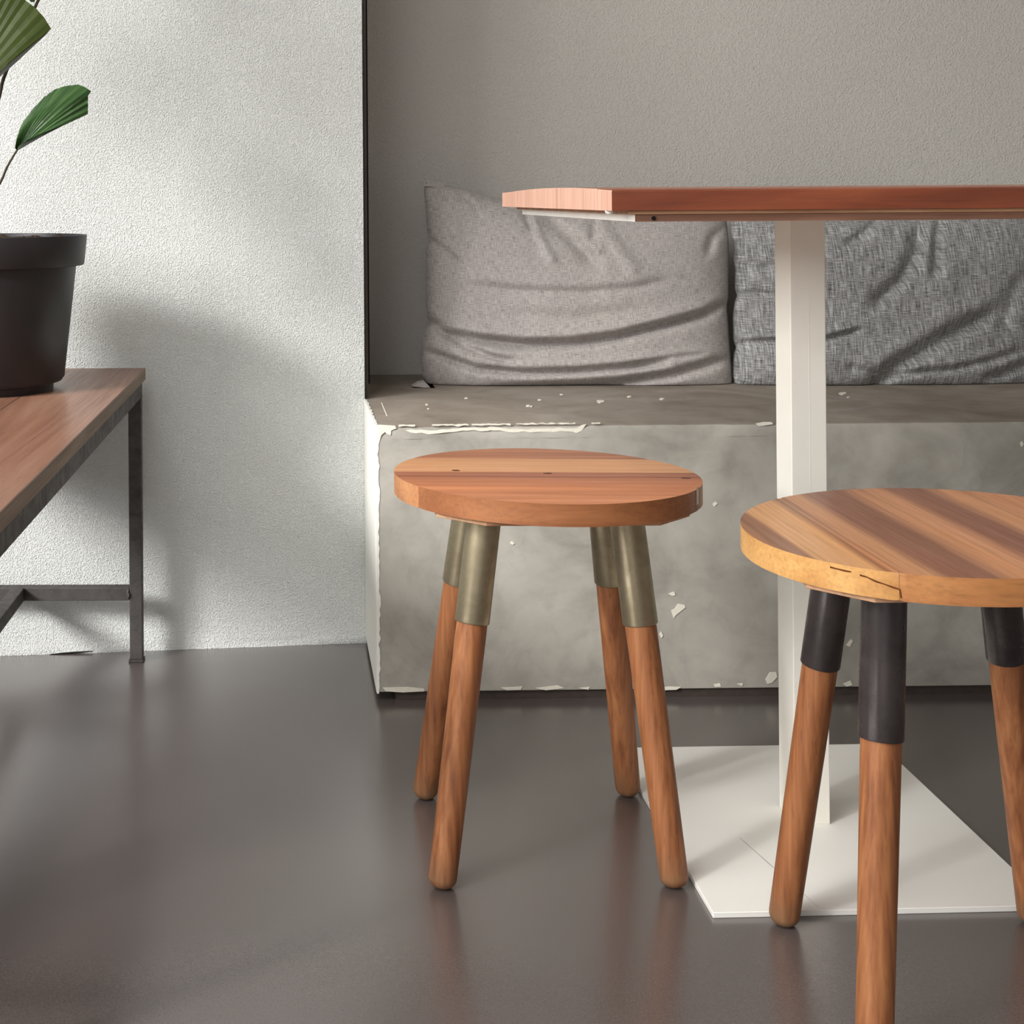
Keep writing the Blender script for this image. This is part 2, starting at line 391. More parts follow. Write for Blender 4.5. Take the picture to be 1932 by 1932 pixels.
# bare chipped patches along the front arris (outlines from the photo, on the front face)
def chip(name, pts, mat=M['chip'], th=0.0014, Y=BY):
    poly = [bl(at_y(x, y, Y)) for x, y in pts]
    bm = bmesh.new(); prism(bm, [(p.x, p.z) for p in poly], -th, 0.0006, 'xz')
    return mesh_obj(name, bm, mat, bench)
def ragged(x0, x1, f_top, f_bot, step=6, amp=1.2, seed=0):
    xs = [x0 + (x1-x0)*i/max(2, int((x1-x0)/step)) for i in range(max(2, int((x1-x0)/step))+1)]
    up = [(x, f_top(x) + amp*mnoise.noise(Vector((x*0.11, seed, 0)))) for x in xs]
    dn = [(x, f_bot(x) + amp*1.6*mnoise.noise(Vector((x*0.07, seed+7, 0)))) for x in xs]
    return up + dn[::-1]
tilt = lambda x: -0.0068*(x-710)
chip('arris_chip', [(713, 801), (745, 803), (748, 808), (738, 812), (737, 821), (731, 819), (726, 815), (718, 822), (713, 830)])
chip('arris_chip', ragged(752, 783, lambda x: 801.5+tilt(x), lambda x: 804.5+tilt(x), 3, 2.0, 1))
chip('arris_chip', ragged(815, 884, lambda x: 801.2+tilt(x), lambda x: 803.8+tilt(x), 3, 2.0, 2))
chip('arris_chip', ragged(890, 963, lambda x: 800.8+tilt(x), lambda x: 803.4+tilt(x), 3, 2.0, 3))
chip('arris_chip', ragged(974, 1085, lambda x: 800.3+tilt(x), lambda x: 802.3+tilt(x), 3, 2.0, 4))
chip('arris_chip', ragged(1116, 1132, lambda x: 800+tilt(x), lambda x: 802+tilt(x), 4, 1, 5))
lip = lambda x: 810 + tilt(x) + 2.2*math.sin((x-770)/27.0) + 2.0*mnoise.noise(Vector((x*0.06, 3.3, 0))) + (3.5*(x-990)/110 if x > 920 else 0)
chip('plaster_lip', [(765, 812), (775, 810)] + [(x, lip(x)) for x in range(785, 1085, 5)] + [(1090, 808), (1098, 802), (1106, 800), (1097, 813), (1088, 817)] + [(x, lip(x)+6.0+3.0*mnoise.noise(Vector((x*0.05, 8.1, 0)))) for x in range(1080, 784, -5)] + [(775, 816)], M['chip'], 0.001)
for pts in ([(1425, 799), (1440, 796), (1455, 796), (1459, 800), (1446, 802), (1432, 804)],
            [(1266, 1152), (1273, 1148), (1279, 1139), (1291, 1141), (1293, 1146), (1284, 1153), (1274, 1161), (1271, 1167)], [(1261, 1120), (1272, 1116), (1274, 1123), (1268, 1124)],
            [(962, 1025), (966, 1021), (971, 1025), (967, 1028)], [(1344, 951), (1350, 946), (1354, 950), (1347, 956)],
            [(1244, 1197), (1247, 1191), (1251, 1199), (1248, 1204)], [(1596, 1217), (1605, 1206), (1609, 1209), (1603, 1220)], [(1924, 836), (1928, 832), (1931, 838), (1927, 843)],
            [(1444, 1282), (1452, 1268), (1464, 1268), (1466, 1277), (1456, 1288), (1447, 1290)], [(1346, 1291), (1358, 1289), (1360, 1295), (1349, 1296)], [(1390, 1290), (1401, 1289), (1400, 1294)],
            [(1240, 1298), (1262, 1295), (1285, 1296), (1276, 1301), (1250, 1302)], [(945, 1297), (985, 1295), (982, 1301), (956, 1302)], [(1010, 1298), (1052, 1293), (1064, 1298), (1030, 1302)], [(1092, 1298), (1112, 1296), (1110, 1301)],
            [(1590, 1290), (1604, 1284), (1608, 1292), (1597, 1295)], [(722, 1297), (770, 1296), (800, 1299), (800, 1304), (760, 1306), (728, 1304)]):
    chip('paint_chip', pts, th=0.0011)
for x, y, w in ((879, 752, 5), (996, 766, 5), (1003, 767, 3), (1132, 758, 9), (1018, 755, 4), (805, 764, 4), (1187, 749, 5), (1249, 753, 6), (1590, 743, 9), (1600, 750, 4), (808, 772, 3), (1060, 745, 4)):
    q = [at_z(x + w*math.cos(a)*random.uniform(0.6, 1.1), y + 0.36*w*math.sin(a)*random.uniform(0.6, 1.1), BZ) for a in [k*math.pi/4 for k in range(8)]]
    bm = bmesh.new(); prism(bm, [(bl(p).x, bl(p).y) for p in q], BZ-0.0004, BZ+0.0009); mesh_obj('paint_fleck', bm, M['chip'], bench)
bm = bmesh.new(); ln = [at_z(x, y, BZ) for x, y in ((720, 760), (723, 768), (727, 777), (730, 785))]     # pale scratch on the seat
prism(bm, [(bl(p).x-0.0008, bl(p).y) for p in ln] + [(bl(p).x+0.0008, bl(p).y) for p in ln[::-1]], BZ-0.0003, BZ+0.0006); mesh_obj('scratch', bm, M['chip'], bench)

# ------------------------------------------------------------------ cushions
def m_linen(name, dark, mid, light, fx, fz, contrast):
    t = NT(name, 0.95, 0.15)
    t.b.inputs['Sheen Weight'].default_value = 0.15
    v = t.tc.outputs['UV']
    a = t.noise(t.mapping((fx, fx*0.07, 1), src=v), 1.0, 3, 0.65)
    b = t.noise(t.mapping((fz*0.07, fz, 1), src=v), 1.0, 3, 0.65)
    w = t.math('ADD', t.math('MULTIPLY', a, 0.5), t.math('MULTIPLY', b, 0.5))
    col = t.ramp(w, [(0.5-contrast, s2l(dark)), (0.5, s2l(mid)), (0.5+contrast, s2l(light))])
    big = t.noise(v, 6, 3)
    col = t.mix(1.0, col, t.ramp(big, [(0.3, (0.95, 0.94, 0.95)), (0.7, (1.04, 1.04, 1.02))]), 'MULTIPLY')
    t.base(col); t.bump(w, 0.5, 0.0012)
    return t.m
M['linen'] = m_linen('mauve grey linen', (104, 97, 97), (168, 161, 158), (198, 191, 186), 1000, 1000, 0.17)
M['tweed'] = m_linen('charcoal and white coarse weave', (70, 69, 69), (136, 135, 134), (196, 196, 194), 420, 760, 0.14)

def seg_dist(px, py, pts):
    best = (1e9, 0, 0)
    tot = sum(math.hypot(pts[i+1][0]-pts[i][0], pts[i+1][1]-pts[i][1]) for i in range(len(pts)-1)); acc = 0
    for (ax, ay), (bx, by) in zip(pts[:-1], pts[1:]):
        dx, dy = bx-ax, by-ay; L = math.hypot(dx, dy); tt = ((px-ax)*dx+(py-ay)*dy)/(L*L); tc = min(1, max(0, tt))
        ex, ey = px-(ax+tc*dx), py-(ay+tc*dy); d = math.hypot(ex, ey)
        if d < best[0]:
            sg = 1 if (dx*(py-ay)-dy*(px-ax)) > 0 else -1       # + = below the line drawn left to right
            best = (d, sg, (acc+tc*L)/tot)
        acc += L
    return best
def interp(tab, v):
    for (a, x), (b, y) in zip(tab[:-1], tab[1:]):
        if v <= b:
            k = (v-a)/(b-a) if b > a else 0; k = max(0, min(1, k)); return x+(y-x)*k
    return tab[-1][1]
def cushion(name, label, left, right, top, bottom, plane, T, folds, mat, nu=150, nv=110, back_y=2.915):
    """left/right: (v, px x) with v 0 at bottom; top/bottom: (u, px y). plane(px x) gives the depth of the seam line.
    Grid points are projected to the cushion's own depth; the front swells by T towards the room, the back flattens on the wall."""
    P = {}
    for j in range(nv+1):
        v = j/nv
        for i in range(nu+1):
            u = i/nu
            x = interp(left, v)*(1-u) + interp(right, v)*u
            y = interp(bottom, u)*(1-v) + interp(top, u)*v
            e = min(1, (1-abs(2*u-1)**3.2)); g = min(1, (1-abs(2*v-1.0)**3.0)) if v > 0.5 else min(1, 1-abs(2*v-1)**5)
            sw = max(0, e)**0.42 * max(0, g)**0.42
            d = 0.0
            for pts, depth, wid, bulge in folds:
                dist, sg, s = seg_dist(x, y, pts)
                if dist > wid*5: continue
                taper = min(1, 6*min(s+0.06, 1.06-s))
                d -= 1.35*depth*taper*math.exp(-(dist/wid)**2)*(1.0)
                off = (dist if sg < 0 else -dist) - wid*1.7     # swelling on the upper side hangs over the crease
                d += bulge*taper*math.exp(-(off/(wid*1.5))**2)
            w = 0.0022*mnoise.noise(Vector((x*0.012, y*0.016, len(name)))) + 0.0012*mnoise.noise(Vector((x*0.03, y*0.035, 4)))
            P[i, j] = (x, y, sw, d*sw**0.5 + w*sw, u, v)
    base = plane(interp(left, 0.5)), plane(interp(right, 0.5))
    cx = (interp(left, 0) + interp(right, 0))/2
    c0 = at_z(cx, interp(bottom, 0.5), BZ)
    root_loc = Vector((c0.x, c0.y+0.03, BZ))
    bm = bmesh.new(); uvl = bm.loops.layers.uv.new('uv'); F_, B_ = {}, {}; uvd = {}
    for (i, j), (x, y, sw, d, u, v) in P.items():
        Y = plane(x) - T*sw - d + 0.055*v
        p = at_y(x, y, Y)
        if p.z < BZ + 0.0008: p.z = BZ + 0.0008 + 0.004*max(0, v-0.0)
        F_[i, j] = bm.verts.new(p - root_loc); uvd[F_[i, j]] = (p.x, p.z)
        if i in (0, nu) or j in (0, nv): B_[i, j] = F_[i, j]
        else:
            Yb = min(plane(x) + 0.055*v + T*0.75*sw, back_y)
            q = at_y(x, y, plane(x)+0.055*v); q = Vector((q.x, Yb, max(q.z, BZ+0.0008)))
            B_[i, j] = bm.verts.new(q - root_loc); uvd[B_[i, j]] = (q.x, q.z)
    for G in (F_, B_):
        for j in range(nv):
            for i in range(nu):
                f = bm.faces.new((G[i, j], G[i+1, j], G[i+1, j+1], G[i, j+1]))
                for l in f.loops: l[uvl].uv = uvd[l.vert]
    o = mesh_obj('cushion_cover', bm, mat, None, False)
    for p in o.data.polygons: p.use_smooth = True
    return o, root_loc
L1 = [(0, 822), (0.03, 806), (0.08, 797), (0.16, 793), (0.26, 797), (0.30, 803), (0.33, 811), (0.36, 806), (0.42, 803), (0.60, 803), (0.68, 804), (0.73, 809), (0.77, 806), (0.86, 803), (0.96, 800), (1, 801)]
R1 = [(0, 1382), (0.12, 1381), (0.22, 1377), (0.36, 1374), (0.46, 1371), (0.5, 1374), (0.8, 1375), (1, 1368)]
T1 = [(0, 344), (0.05, 347), (0.12, 356), (0.2, 369), (0.3, 386), (0.38, 398), (0.5, 404), (0.62, 398), (0.8, 388), (0.93, 382), (1, 388)]
B1 = [(0, 741), (1, 737)]
folds1 = [([(806, 603), (838, 627), (900, 641), (990, 650), (1080, 648), (1160, 637), (1260, 613), (1330, 594), (1378, 568)], 0.020, 9, 0.011),
          ([(798, 660), (850, 678), (900, 696), (990, 704), (1090, 701), (1160, 695), (1260, 684)], 0.015, 7, 0.007),
          ([(838, 629), (880, 654), (930, 674), (972, 683)], 0.009, 6, 0.004),
          ([(930, 737), (1060, 731), (1170, 724), (1270, 708), (1380, 676)], 0.016, 10, 0.005),
          ([(985, 388), (996, 412), (1004, 432)], 0.014, 7, 0.004), ([(1030, 405), (1068, 440), (1100, 472), (1122, 496)], 0.013, 13, 0.006),
          ([(1122, 405), (1119, 455)], 0.008, 8, 0.003), ([(1000, 405), (1030, 470), (1048, 498)], -0.006, 9, 0.0), ([(1135, 420), (1175, 480), (1205, 520)], -0.006, 13, 0.0),
          ([(806, 449), (835, 468), (868, 496)], 0.009, 5, 0.003), ([(865, 362), (885, 378), (900, 398)], 0.006, 5, 0.002),
          ([(880, 536), (980, 549), (1100, 552), (1200, 543), (1265, 528)], 0.005, 9, 0.003), ([(960, 590), (1080, 600), (1200, 585)], 0.003, 12, 0.002),
          ([(1372, 425), (1345, 448), (1335, 480)], 0.009, 9, 0.003), ([(1180, 690), (1260, 676), (1330, 668)], 0.004, 5, 0.002)]
pl1 = lambda x: 2.775 - 0.036*(x-800)/580
cush1, loc1 = cushion('cushion', None, L1, R1, T1, B1, pl1, 0.078, folds1, M['linen'])
c1 = thing('cushion', loc1, 'mauve-grey linen cushion with deep sagging folds, next to the white wall', 'cushion', 'cushions on the concrete bench')
cush1.parent = c1
bm = bmesh.new()      # loose corner of the cover poking out at the bottom left
ear = [(778, 729), (790, 723), (802, 722), (812, 733), (821, 740.5), (800, 738)]
pe = [Vector((p.x, p.y, max(p.z, BZ+0.001))) - loc1 for p in (at_y(x, y, 2.705) for x, y in ear)]; pb = [Vector((p.x, p.y+0.02+0.01*k, p.z)) for k, p in enumerate(pe)]
fa = [bm.verts.new(p) for p in pe]; fb = [bm.verts.new(p) for p in pb]; bm.faces.new(fa); bm.faces.new(fb)
for k in range(len(ear)): bm.faces.new((fa[k], fa[(k+1) % 6], fb[(k+1) % 6], fb[k]))
mesh_obj('cover_corner', bm, M['linen'], c1)
bm = bmesh.new()      # frayed top corner of the seam
for k in range(9):
    a = at_y(802 + k*4.2, 347 + 0.35*k, 2.812) - loc1; hh = 0.008 + 0.005*random.random()
    vs_ = [a + Vector((-0.003, 0, -0.004)), a + Vector((0.004, 0, -0.004)), a + Vector((random.uniform(-0.003, 0.004), 0.001, hh)), a + Vector((0, 0.004, -0.004))]
    q = [bm.verts.new(z) for z in vs_]
    for t3 in ((0, 1, 2), (1, 3, 2), (3, 0, 2), (0, 3, 1)): bm.faces.new([q[m] for m in t3])
mesh_obj('frayed_corner', bm, M['linen'], c1)

L2 = [(0, 1394), (0.03, 1386), (0.1, 1382), (0.2, 1384), (0.24, 1389), (0.28, 1384), (0.4, 1383), (0.48, 1386), (0.52, 1391), (0.56, 1387), (0.66, 1388), (0.72, 1384), (0.78, 1387), (0.86, 1379), (1, 1374)]
R2 = [(0, 1965), (0.3, 1972), (0.7, 1965), (1, 1955)]
T2 = [(0, 392), (0.1, 384), (0.3, 396), (0.6, 398), (0.85, 384), (1, 378)]
B2 = [(0, 740), (0.4, 738), (1, 734)]
folds2 = [([(1645, 578), (1668, 556), (1700, 528), (1722, 485), (1735, 425)], 0.016, 13, 0.0), ([(1764, 520), (1764, 470), (1771, 412)], 0.015, 8, 0.0),
          ([(1640, 732), (1662, 714), (1700, 684), (1760, 650), (1815, 618), (1880, 588)], 0.020, 15, 0.006), ([(1640, 728), (1700, 706), (1800, 697), (1870, 680), (1932, 660)], 0.008, 7, 0.004),
          ([(1860, 716), (1900, 702), (1960, 676)], 0.014, 9, 0.004), ([(1384, 656), (1400, 646), (1462, 642), (1560, 638), (1625, 622)], 0.012, 5, 0.006),
          ([(1660, 412), (1630, 440), (1596, 462)], 0.010, 9, 0.002), ([(1390, 440), (1420, 446), (1460, 440)], 0.004, 6, 0.002), ([(1388, 500), (1430, 505), (1465, 498)], 0.004, 7, 0.002),
          ([(1390, 556), (1425, 552), (1465, 556)], 0.006, 6, 0.002), ([(1600, 690), (1645, 705), (1650, 726)], 0.008, 8, 0.002), ([(1780, 430), (1790, 520), (1776, 600)], -0.004, 25, 0.0),
          ([(1385, 722), (1410, 724), (1420, 738)], 0.006, 4, 0.002), ([(1932, 520), (1905, 560), (1890, 620)], 0.010, 14, 0.0)]
pl2 = lambda x: 2.738 - 0.012*(x-1380)/560
cush2, loc2 = cushion('cushion_b', None, L2, R2, T2, B2, pl2, 0.076, folds2, M['tweed'])
c2 = thing('cushion', loc2, 'charcoal coarse-weave cushion behind the white table post', 'cushion', 'cushions on the concrete bench')
cush2.parent = c2

# ------------------------------------------------------------------ table with the white post
TX, TY = 0.64, 1.81
table = thing('pedestal_table', (TX, TY, 0), 'wooden-topped table on one white post and a flat white floor plate', 'table')
hx, hy = 0.3145, 0.36
wood_end = m_wood('pale pink end grain', [(196, 150, 128), (208, 162, 140), (216, 172, 150)], axis=2, sc=4, rough=0.6, seed=3.1)
tops = [m_wood('mahogany plank %d' % k, c, axis=0, sc=6, rough=0.36, seed=1.3*k) for k, c in enumerate(
    ([(96, 46, 30), (128, 66, 42), (152, 84, 54)], [(140, 84, 56), (168, 106, 74), (186, 126, 92)], [(118, 62, 42), (146, 84, 58), (166, 102, 72)]))]
ys = [-hy, -0.295, -0.235, -0.165, -0.07, 0.03, 0.13, 0.245, hy]
crown = lambda y: 0.7758 + 0.0042*max(0.0, 1-((y+0.02)/(0.34))**2)
for k in range(8):
    y0, y1 = ys[k]+0.0002, ys[k+1]-0.0002
    bm = bmesh.new()
    vs_, fs_ = add_box(bm, -hx, hx, y0, y1, 0.7553, 0.776)
    for v_ in vs_:
        if v_.co.z > 0.77: v_.co.z = crown(v_.co.y)
    lead = [e for e in bm.edges if all(v_.co.z > 0.77 for v_ in e.verts)]
    bevel(bm, 0.0016 if k in (0, 7) else 0.0006, 2, lead)
    for f in bm.faces:
        if f.calc_center_median().x < -hx+0.0008: f.material_index = 1
    mesh_obj('plank', bm, [tops[(0, 1, 2, 1, 2, 1, 2, 1)[k]], wood_end], table)
ply = m_wood('pale plywood', [(176, 128, 96), (200, 152, 116), (214, 170, 134)], axis=0, sc=8, rough=0.6, seed=8)
ply_b = m_wood('brown plywood edge', [(112, 76, 58), (136, 96, 76), (152, 112, 90)], axis=0, sc=8, rough=0.6, seed=9)
box('plywood_layer', -hx+0.018, hx-0.018, -hy+0.006, hy-0.02, 0.7515, 0.7553, ply, table, 0.0004, 1)
bm = bmesh.new(); add_box(bm, -hx+0.0245, hx-0.0245, -hy+0.0075, hy-0.03, 0.7442, 0.7512); bm.faces.ensure_lookup_table()
for f in bm.faces:
    if f.calc_center_median().x < -hx+0.025: f.material_index = 1
tag(mesh_obj('under_board', bm, [ply_b, M['white_paint']], table), 'brown board under the tabletop with a white painted end')
bm = bmesh.new(); bmesh.ops.create_icosphere(bm, subdivisions=3, radius=0.0042)
for v_ in bm.verts: v_.co *= 1 + 0.25*mnoise.noise(v_.co*300)
g = mesh_obj('glue_blob', bm, m_plain('dried white glue', (240, 238, 232), 0.3), table, True); g.location = Vector((-hx+0.005, -hy+0.035, 0.7555))
bm = bmesh.new(); bmesh.ops.create_cone(bm, cap_ends=True, segments=12, radius1=0.0022, radius2=0.0022, depth=0.004)
g = mesh_obj('screw_hole', bm, M['gap'], table); g.rotation_euler = (math.pi/2, 0, 0); g.location = Vector((-hx+0.043, -hy+0.0085, 0.7475))
box('mounting_plate', -0.13, 0.13, -0.16, 0.16, 0.7402, 0.7442, M['post_paint'], table, 0.0006, 1)
bm = bmesh.new(); add_box(bm, 0.6172-TX, 0.6606-TX, 1.787-TY, 1.842-TY, 0.006, 0.7402); bevel(bm, 0.0012, 2)
mesh_obj('post', bm, M['post_paint'], table)
bm = bmesh.new(); add_box(bm, 0.6397-TX, 0.6400-TX, 1.7868-TY, 1.788-TY, 0.30, 0.70)
mesh_obj('weld_seam', bm, M['post_paint'], table)
bm = bmesh.new()
pp = [(0.4545, 1.571), (0.8215, 1.578), (0.8275, 2.047), (0.4585, 2.043)]
prism(bm, [(x-TX, y-TY) for x, y in pp], 0.0, 0.0062); bevel(bm, 0.0006, 1)
mesh_obj('base_plate', bm, M['plate'], table)

# ------------------------------------------------------------------ stools
def ring_strip(r, a0, a1, axis, n=34):
    """outline of the disc of radius r between a0 and a1 across the grain; axis 0: boundaries run along x"""
    a0, a1 = max(a0, -r+1e-5), min(a1, r-1e-5); out = []
    t0, t1 = math.asin(a0/r), math.asin(a1/r)
    for k in range(n+1):
        t = t0+(t1-t0)*k/n; out.append((r*math.cos(t), r*math.sin(t)))
    for k in range(n+1):
        t = t1+(t0-t1)*k/n; out.append((-r*math.cos(t), r*math.sin(t)))
    if axis == 1: out = [(b, a) for a, b in out]
    return out
def stool(centre, label, seat, bounds, axis, plank_mats, rim_mats, sleeve_mat, sleeve_len, legs, under_rot, seedn, group):
    h, a, b, r = seat
    root = thing('stool', (centre[0], centre[1], 0), label, 'stool', group)
    ox, oy = centre; TH = 0.024
    def zt(x, y): return h + a*x + b*y
    for k in range(len(bounds)-1):
        poly = ring_strip(r, bounds[k]+0.00015, bounds[k+1]-0.00015, axis)
        bm = bmesh.new(); A, B, fa, fb = prism(bm, poly, -TH, 0.0)
        ed = [e for e in bm.edges if all(abs(v_.co.z) < 1e-6 for v_ in e.verts)] + [e for e in bm.edges if all(abs(v_.co.z+TH) < 1e-6 for v_ in e.verts)]
        rim = [e for e in ed if e.calc_length() < 0.02 and all(math.hypot(v_.co.x, v_.co.y) > r-1e-4 for v_ in e.verts)]
        bevel(bm, 0.0016, 2, rim)
        bm.normal_update()
        for f in bm.faces: f.material_index = 1 if abs(f.normal.z) < 0.5 else 0
        for v_ in bm.verts: v_.co.z += zt(v_.co.x, v_.co.y)
        mesh_obj('plank', bm, [plank_mats[k], rim_mats[k % len(rim_mats)]], root, True)
    bm = bmesh.new(); hs, ch = 0.142*r/0.178, 0.047       # square board with cut corners
    sq = [(hs-ch, hs), (-hs+ch, hs), (-hs, hs-ch), (-hs, -hs+ch), (-hs+ch, -hs), (hs-ch, -hs), (hs, -hs+ch), (hs, hs-ch)]
    cu, su = math.cos(under_rot), math.sin(under_rot)
    prism(bm, [(x*cu-y*su, x*su+y*cu) for x, y in sq], -TH-0.0065, -TH)
    bevel(bm, 0.0006, 1)
    for v_ in bm.verts: v_.co.z += zt(v_.co.x, v_.co.y)
    mesh_obj('under_board', bm, ply, root)
    for k, (top, foot) in enumerate(legs):
        p0 = Vector((top[0]-ox, top[1]-oy, 0.40)); p1 = Vector((foot[0]-ox, foot[1]-oy, 0.0))
        d = (p1-p0).normalized()
        zu = zt(p0.x, p0.y) - TH - 0.0062                 # meet the under board
        p0 = p0 - d*((zu-p0.z)/abs(d.z)) if zu > p0.z else p0
        rt_, rb = 0.0176, 0.0158
        # rounded foot: the lowest point of the tilted end cap rests on the floor
        L = (p1-p0).length
        rc = 0.012; capL = 0.011
        end = L - 0.0 + capL*0.0
        prof = [(0.02, rt_), (sleeve_len+0.02, rt_)]
        for q in range(1, 9): prof.append((sleeve_len+0.02+(end-rc-sleeve_len-0.02)*q/8, rt_+(rb-rt_)*q/8))
        for q in range(1, 7):
            t = math.pi/2*q/6; prof.append((end-rc+rc*math.sin(t), (rb-rc)+rc*math.cos(t)))
        prof.append((end, 0))
        bm = bmesh.new(); axis_sweep(bm, p0, p1, [(0.02, 0)]+prof)
        zmin = min(v_.co.z for v_ in bm.verts)
        for v_ in bm.verts:                                 # settle the foot on the floor
            if v_.co.z < 0.05: v_.co.z -= zmin*(1-max(0, v_.co.z)/0.05) if v_.co.z > 0 else zmin
        lg = mesh_obj('leg', bm, m_legwood('turned leg wood %d' % (seedn+k), 3.7*(seedn+k)), root, True)
        bm = bmesh.new(); R = 0.0197
        axis_sweep(bm, p0, p1, [(0.0, R), (sleeve_len-0.001, R), (sleeve_len, R-0.0006), (sleeve_len, rt_+0.0001), (0.0, rt_+0.0001)], 40)
        sl = mesh_obj('sleeve', bm, sleeve_mat, lg, True)
    return root
# near the bench: planks run across the picture
W1 = [m_wood('stool plank orange', [(165, 101, 64), (196, 125, 84), (213, 145, 101)], 0, 6, 0.36, seed=2.0),
      m_wood('stool plank red', [(145, 90, 64), (180, 119, 86), (200, 141, 103)], 0, 6, 0.36, seed=5.0, streaks=(1, [(-0.09, (196, 123, 81)), (-0.045, (185, 117, 81)), (-0.028, (165, 101, 73)), (-0.024, (123, 73, 53)), (-0.018, (172, 108, 79)), (0.008, (154, 97, 73))])),
      m_wood('stool plank honey', [(185, 128, 86), (209, 152, 108), (220, 165, 121)], 0, 6, 0.36, seed=8.0),
      m_wood('stool plank russet', [(150, 95, 66), (176, 117, 86), (189, 132, 99)], 0, 6, 0.36, seed=11.0)]
RIM1 = [m_wood('stool rim grain %d' % k, c, 0, 3, 0.4, seed=21.0+k) for k, c in enumerate(([(122, 74, 46), (152, 96, 60), (170, 112, 72)], [(150, 98, 62), (176, 120, 78), (190, 134, 90)]))]
RIM2 = [m_wood('stool golden rim grain %d' % k, c, 0, 4, 0.4, seed=31.0+k) for k, c in enumerate(([(176, 124, 70), (200, 148, 88), (212, 164, 102)], [(140, 86, 50), (176, 118, 70), (196, 142, 88)]))]
stool_a = stool((0.3079, 1.729), 'round wooden stool with brassy leg sleeves in front of the concrete bench', (0.4452, -0.0143, -0.0032, 0.1774),
      [-0.1774, -0.083, 0.007, 0.1, 0.1774], 0, W1, RIM1, M['brass'], 0.132,
      [((0.2300, 1.693), (0.1735, 1.647)), ((0.3935, 1.690), (0.4335, 1.643)), ((0.2350, 1.842), (0.1785, 1.896)), ((0.4000, 1.847), (0.4410, 1.897))], 0.03, 0, 'stools at the table')
# nearest the camera: planks run away from the camera, dark heartwood bands
band = [(-0.2, (194, 134, 92)), (-0.172, (123, 79, 62)), (-0.158, (132, 86, 66)), (-0.152, (209, 156, 108)), (-0.112, (205, 150, 101)), (-0.101, (130, 84, 64)), (-0.095, (187, 130, 92)),
        (-0.08, (194, 139, 99)), (-0.066, (128, 81, 66)), (-0.03, (119, 75, 62)), (-0.014, (185, 128, 92)), (0.012, (194, 134, 97)), (0.026, (128, 79, 64)), (0.06, (123, 77, 64)), (0.078, (200, 141, 99)), (0.11, (194, 130, 88)), (0.2, (174, 110, 73))]
W2 = [m_wood('heartwood plank %d' % k, [(165, 110, 73), (205, 152, 106), (224, 176, 125)], 1, 5, 0.33, seed=4.0+k*3, streaks=(0, band)) for k in range(4)]
stool_b = stool((0.628, 1.4111), 'round stool with dark-striped wooden seat and black leg sleeves, nearest the camera', (0.4496, 0.0277, 0.0092, 0.1818),
      [-0.1818, -0.101, -0.002, 0.095, 0.1818], 1, W2, RIM2, M['black_steel'], 0.137,
      [((0.5450, 1.337), (0.5135, 1.291)), ((0.7330, 1.337), (0.786, 1.291)), ((0.5670, 1.512), (0.5245, 1.557)), ((0.7300, 1.507), (0.790, 1.555))], -0.12, 10, 'stools at the table')

def on_rim(centre, r, x, y, lift=0.0003):
    d = ray(x, y); cx_, cy_ = centre; a_ = d.x**2+d.y**2; b_ = -2*(d.x*cx_+d.y*cy_); c_ = cx_**2+cy_**2-(r+lift)**2
    t = (-b_-math.sqrt(max(0, b_*b_-4*a_*c_)))/(2*a_); return Vector((d.x*t-cx_, d.y*t-cy_, d.z*t+H))
def rim_patch(root, centre, r, pts, mat, name):
    bm = bmesh.new(); A = [on_rim(centre, r, *p) for p in pts]; B = [on_rim(centre, r, *p, -0.001) for p in pts]; n = len(pts)
    a = [bm.verts.new(p) for p in A]; b = [bm.verts.new(p) for p in B]; bm.faces.new(a); bm.faces.new(b)
    for k in range(n): bm.faces.new((a[k], a[(k+1) % n], b[(k+1) % n], b[k]))
    return mesh_obj(name, bm, mat, root)
crack_m = m_plain('dark split in the rim', (96, 52, 28), 0.8, 0.1)
ck = [(1566, 1070), (1580, 1073.5), (1594, 1077), (1606, 1079), (1622, 1085), (1636, 1089), (1652, 1097), (1668, 1102), (1684, 1108), (1697, 1112)]
for k in range(len(ck)-1):
    (x0, y0), (x1, y1) = ck[k], ck[k+1]
    if k in (3,): continue
    w0, w1 = (1.2, 1.8) if k % 2 else (1.8, 1.2)
    rim_patch(stool_b, (0.628, 1.4111), 0.1818, [(x0, y0-w0), (x1, y1-w1), (x1, y1+w1), (x0, y0+w0)], crack_m, 'rim_crack')
rim_patch(stool_b, (0.628, 1.4111), 0.1818, [(1696, 1112), (1699, 1111), (1702, 1128), (1699, 1129)], crack_m, 'rim_crack')
rim_patch(stool_a, (0.3079, 1.729), 0.1774, [(1314, 921), (1318, 917), (1318, 950), (1314, 954)], M['chip'], 'filler_patch')
knot_m = m_plain('dark knot', (96, 56, 36), 0.5, 0.3, var=0.2)
for x, y, w in ((860, 890, 8), (1033, 893, 9), (1294, 898.5, 10)):
    q = [at_z(x + w*math.cos(k*math.pi/5), y + 1.3*math.sin(k*math.pi/5), 0.4452) for k in range(10)]
    bm = bmesh.new(); prism(bm, [(p.x-0.3079, p.y-1.729) for p in q], -0.0006, 0.0002)
    for v_ in bm.verts: v_.co.z += 0.4452 - 0.0143*v_.co.x - 0.0032*v_.co.y
    mesh_obj('knot', bm, knot_m, stool_a)
bm = bmesh.new(); bmesh.ops.create_cone(bm, cap_ends=True, segments=8, radius1=0.0045, radius2=0.001, depth=0.008)
sp_ = mesh_obj('weld_spur', bm, M['black_steel'], stool_b); sp_.location = at_y(1581, 1232, 1.532) - Vector((0.628, 1.4111, 0)); sp_.rotation_euler = (0.4, math.pi/2, 0)

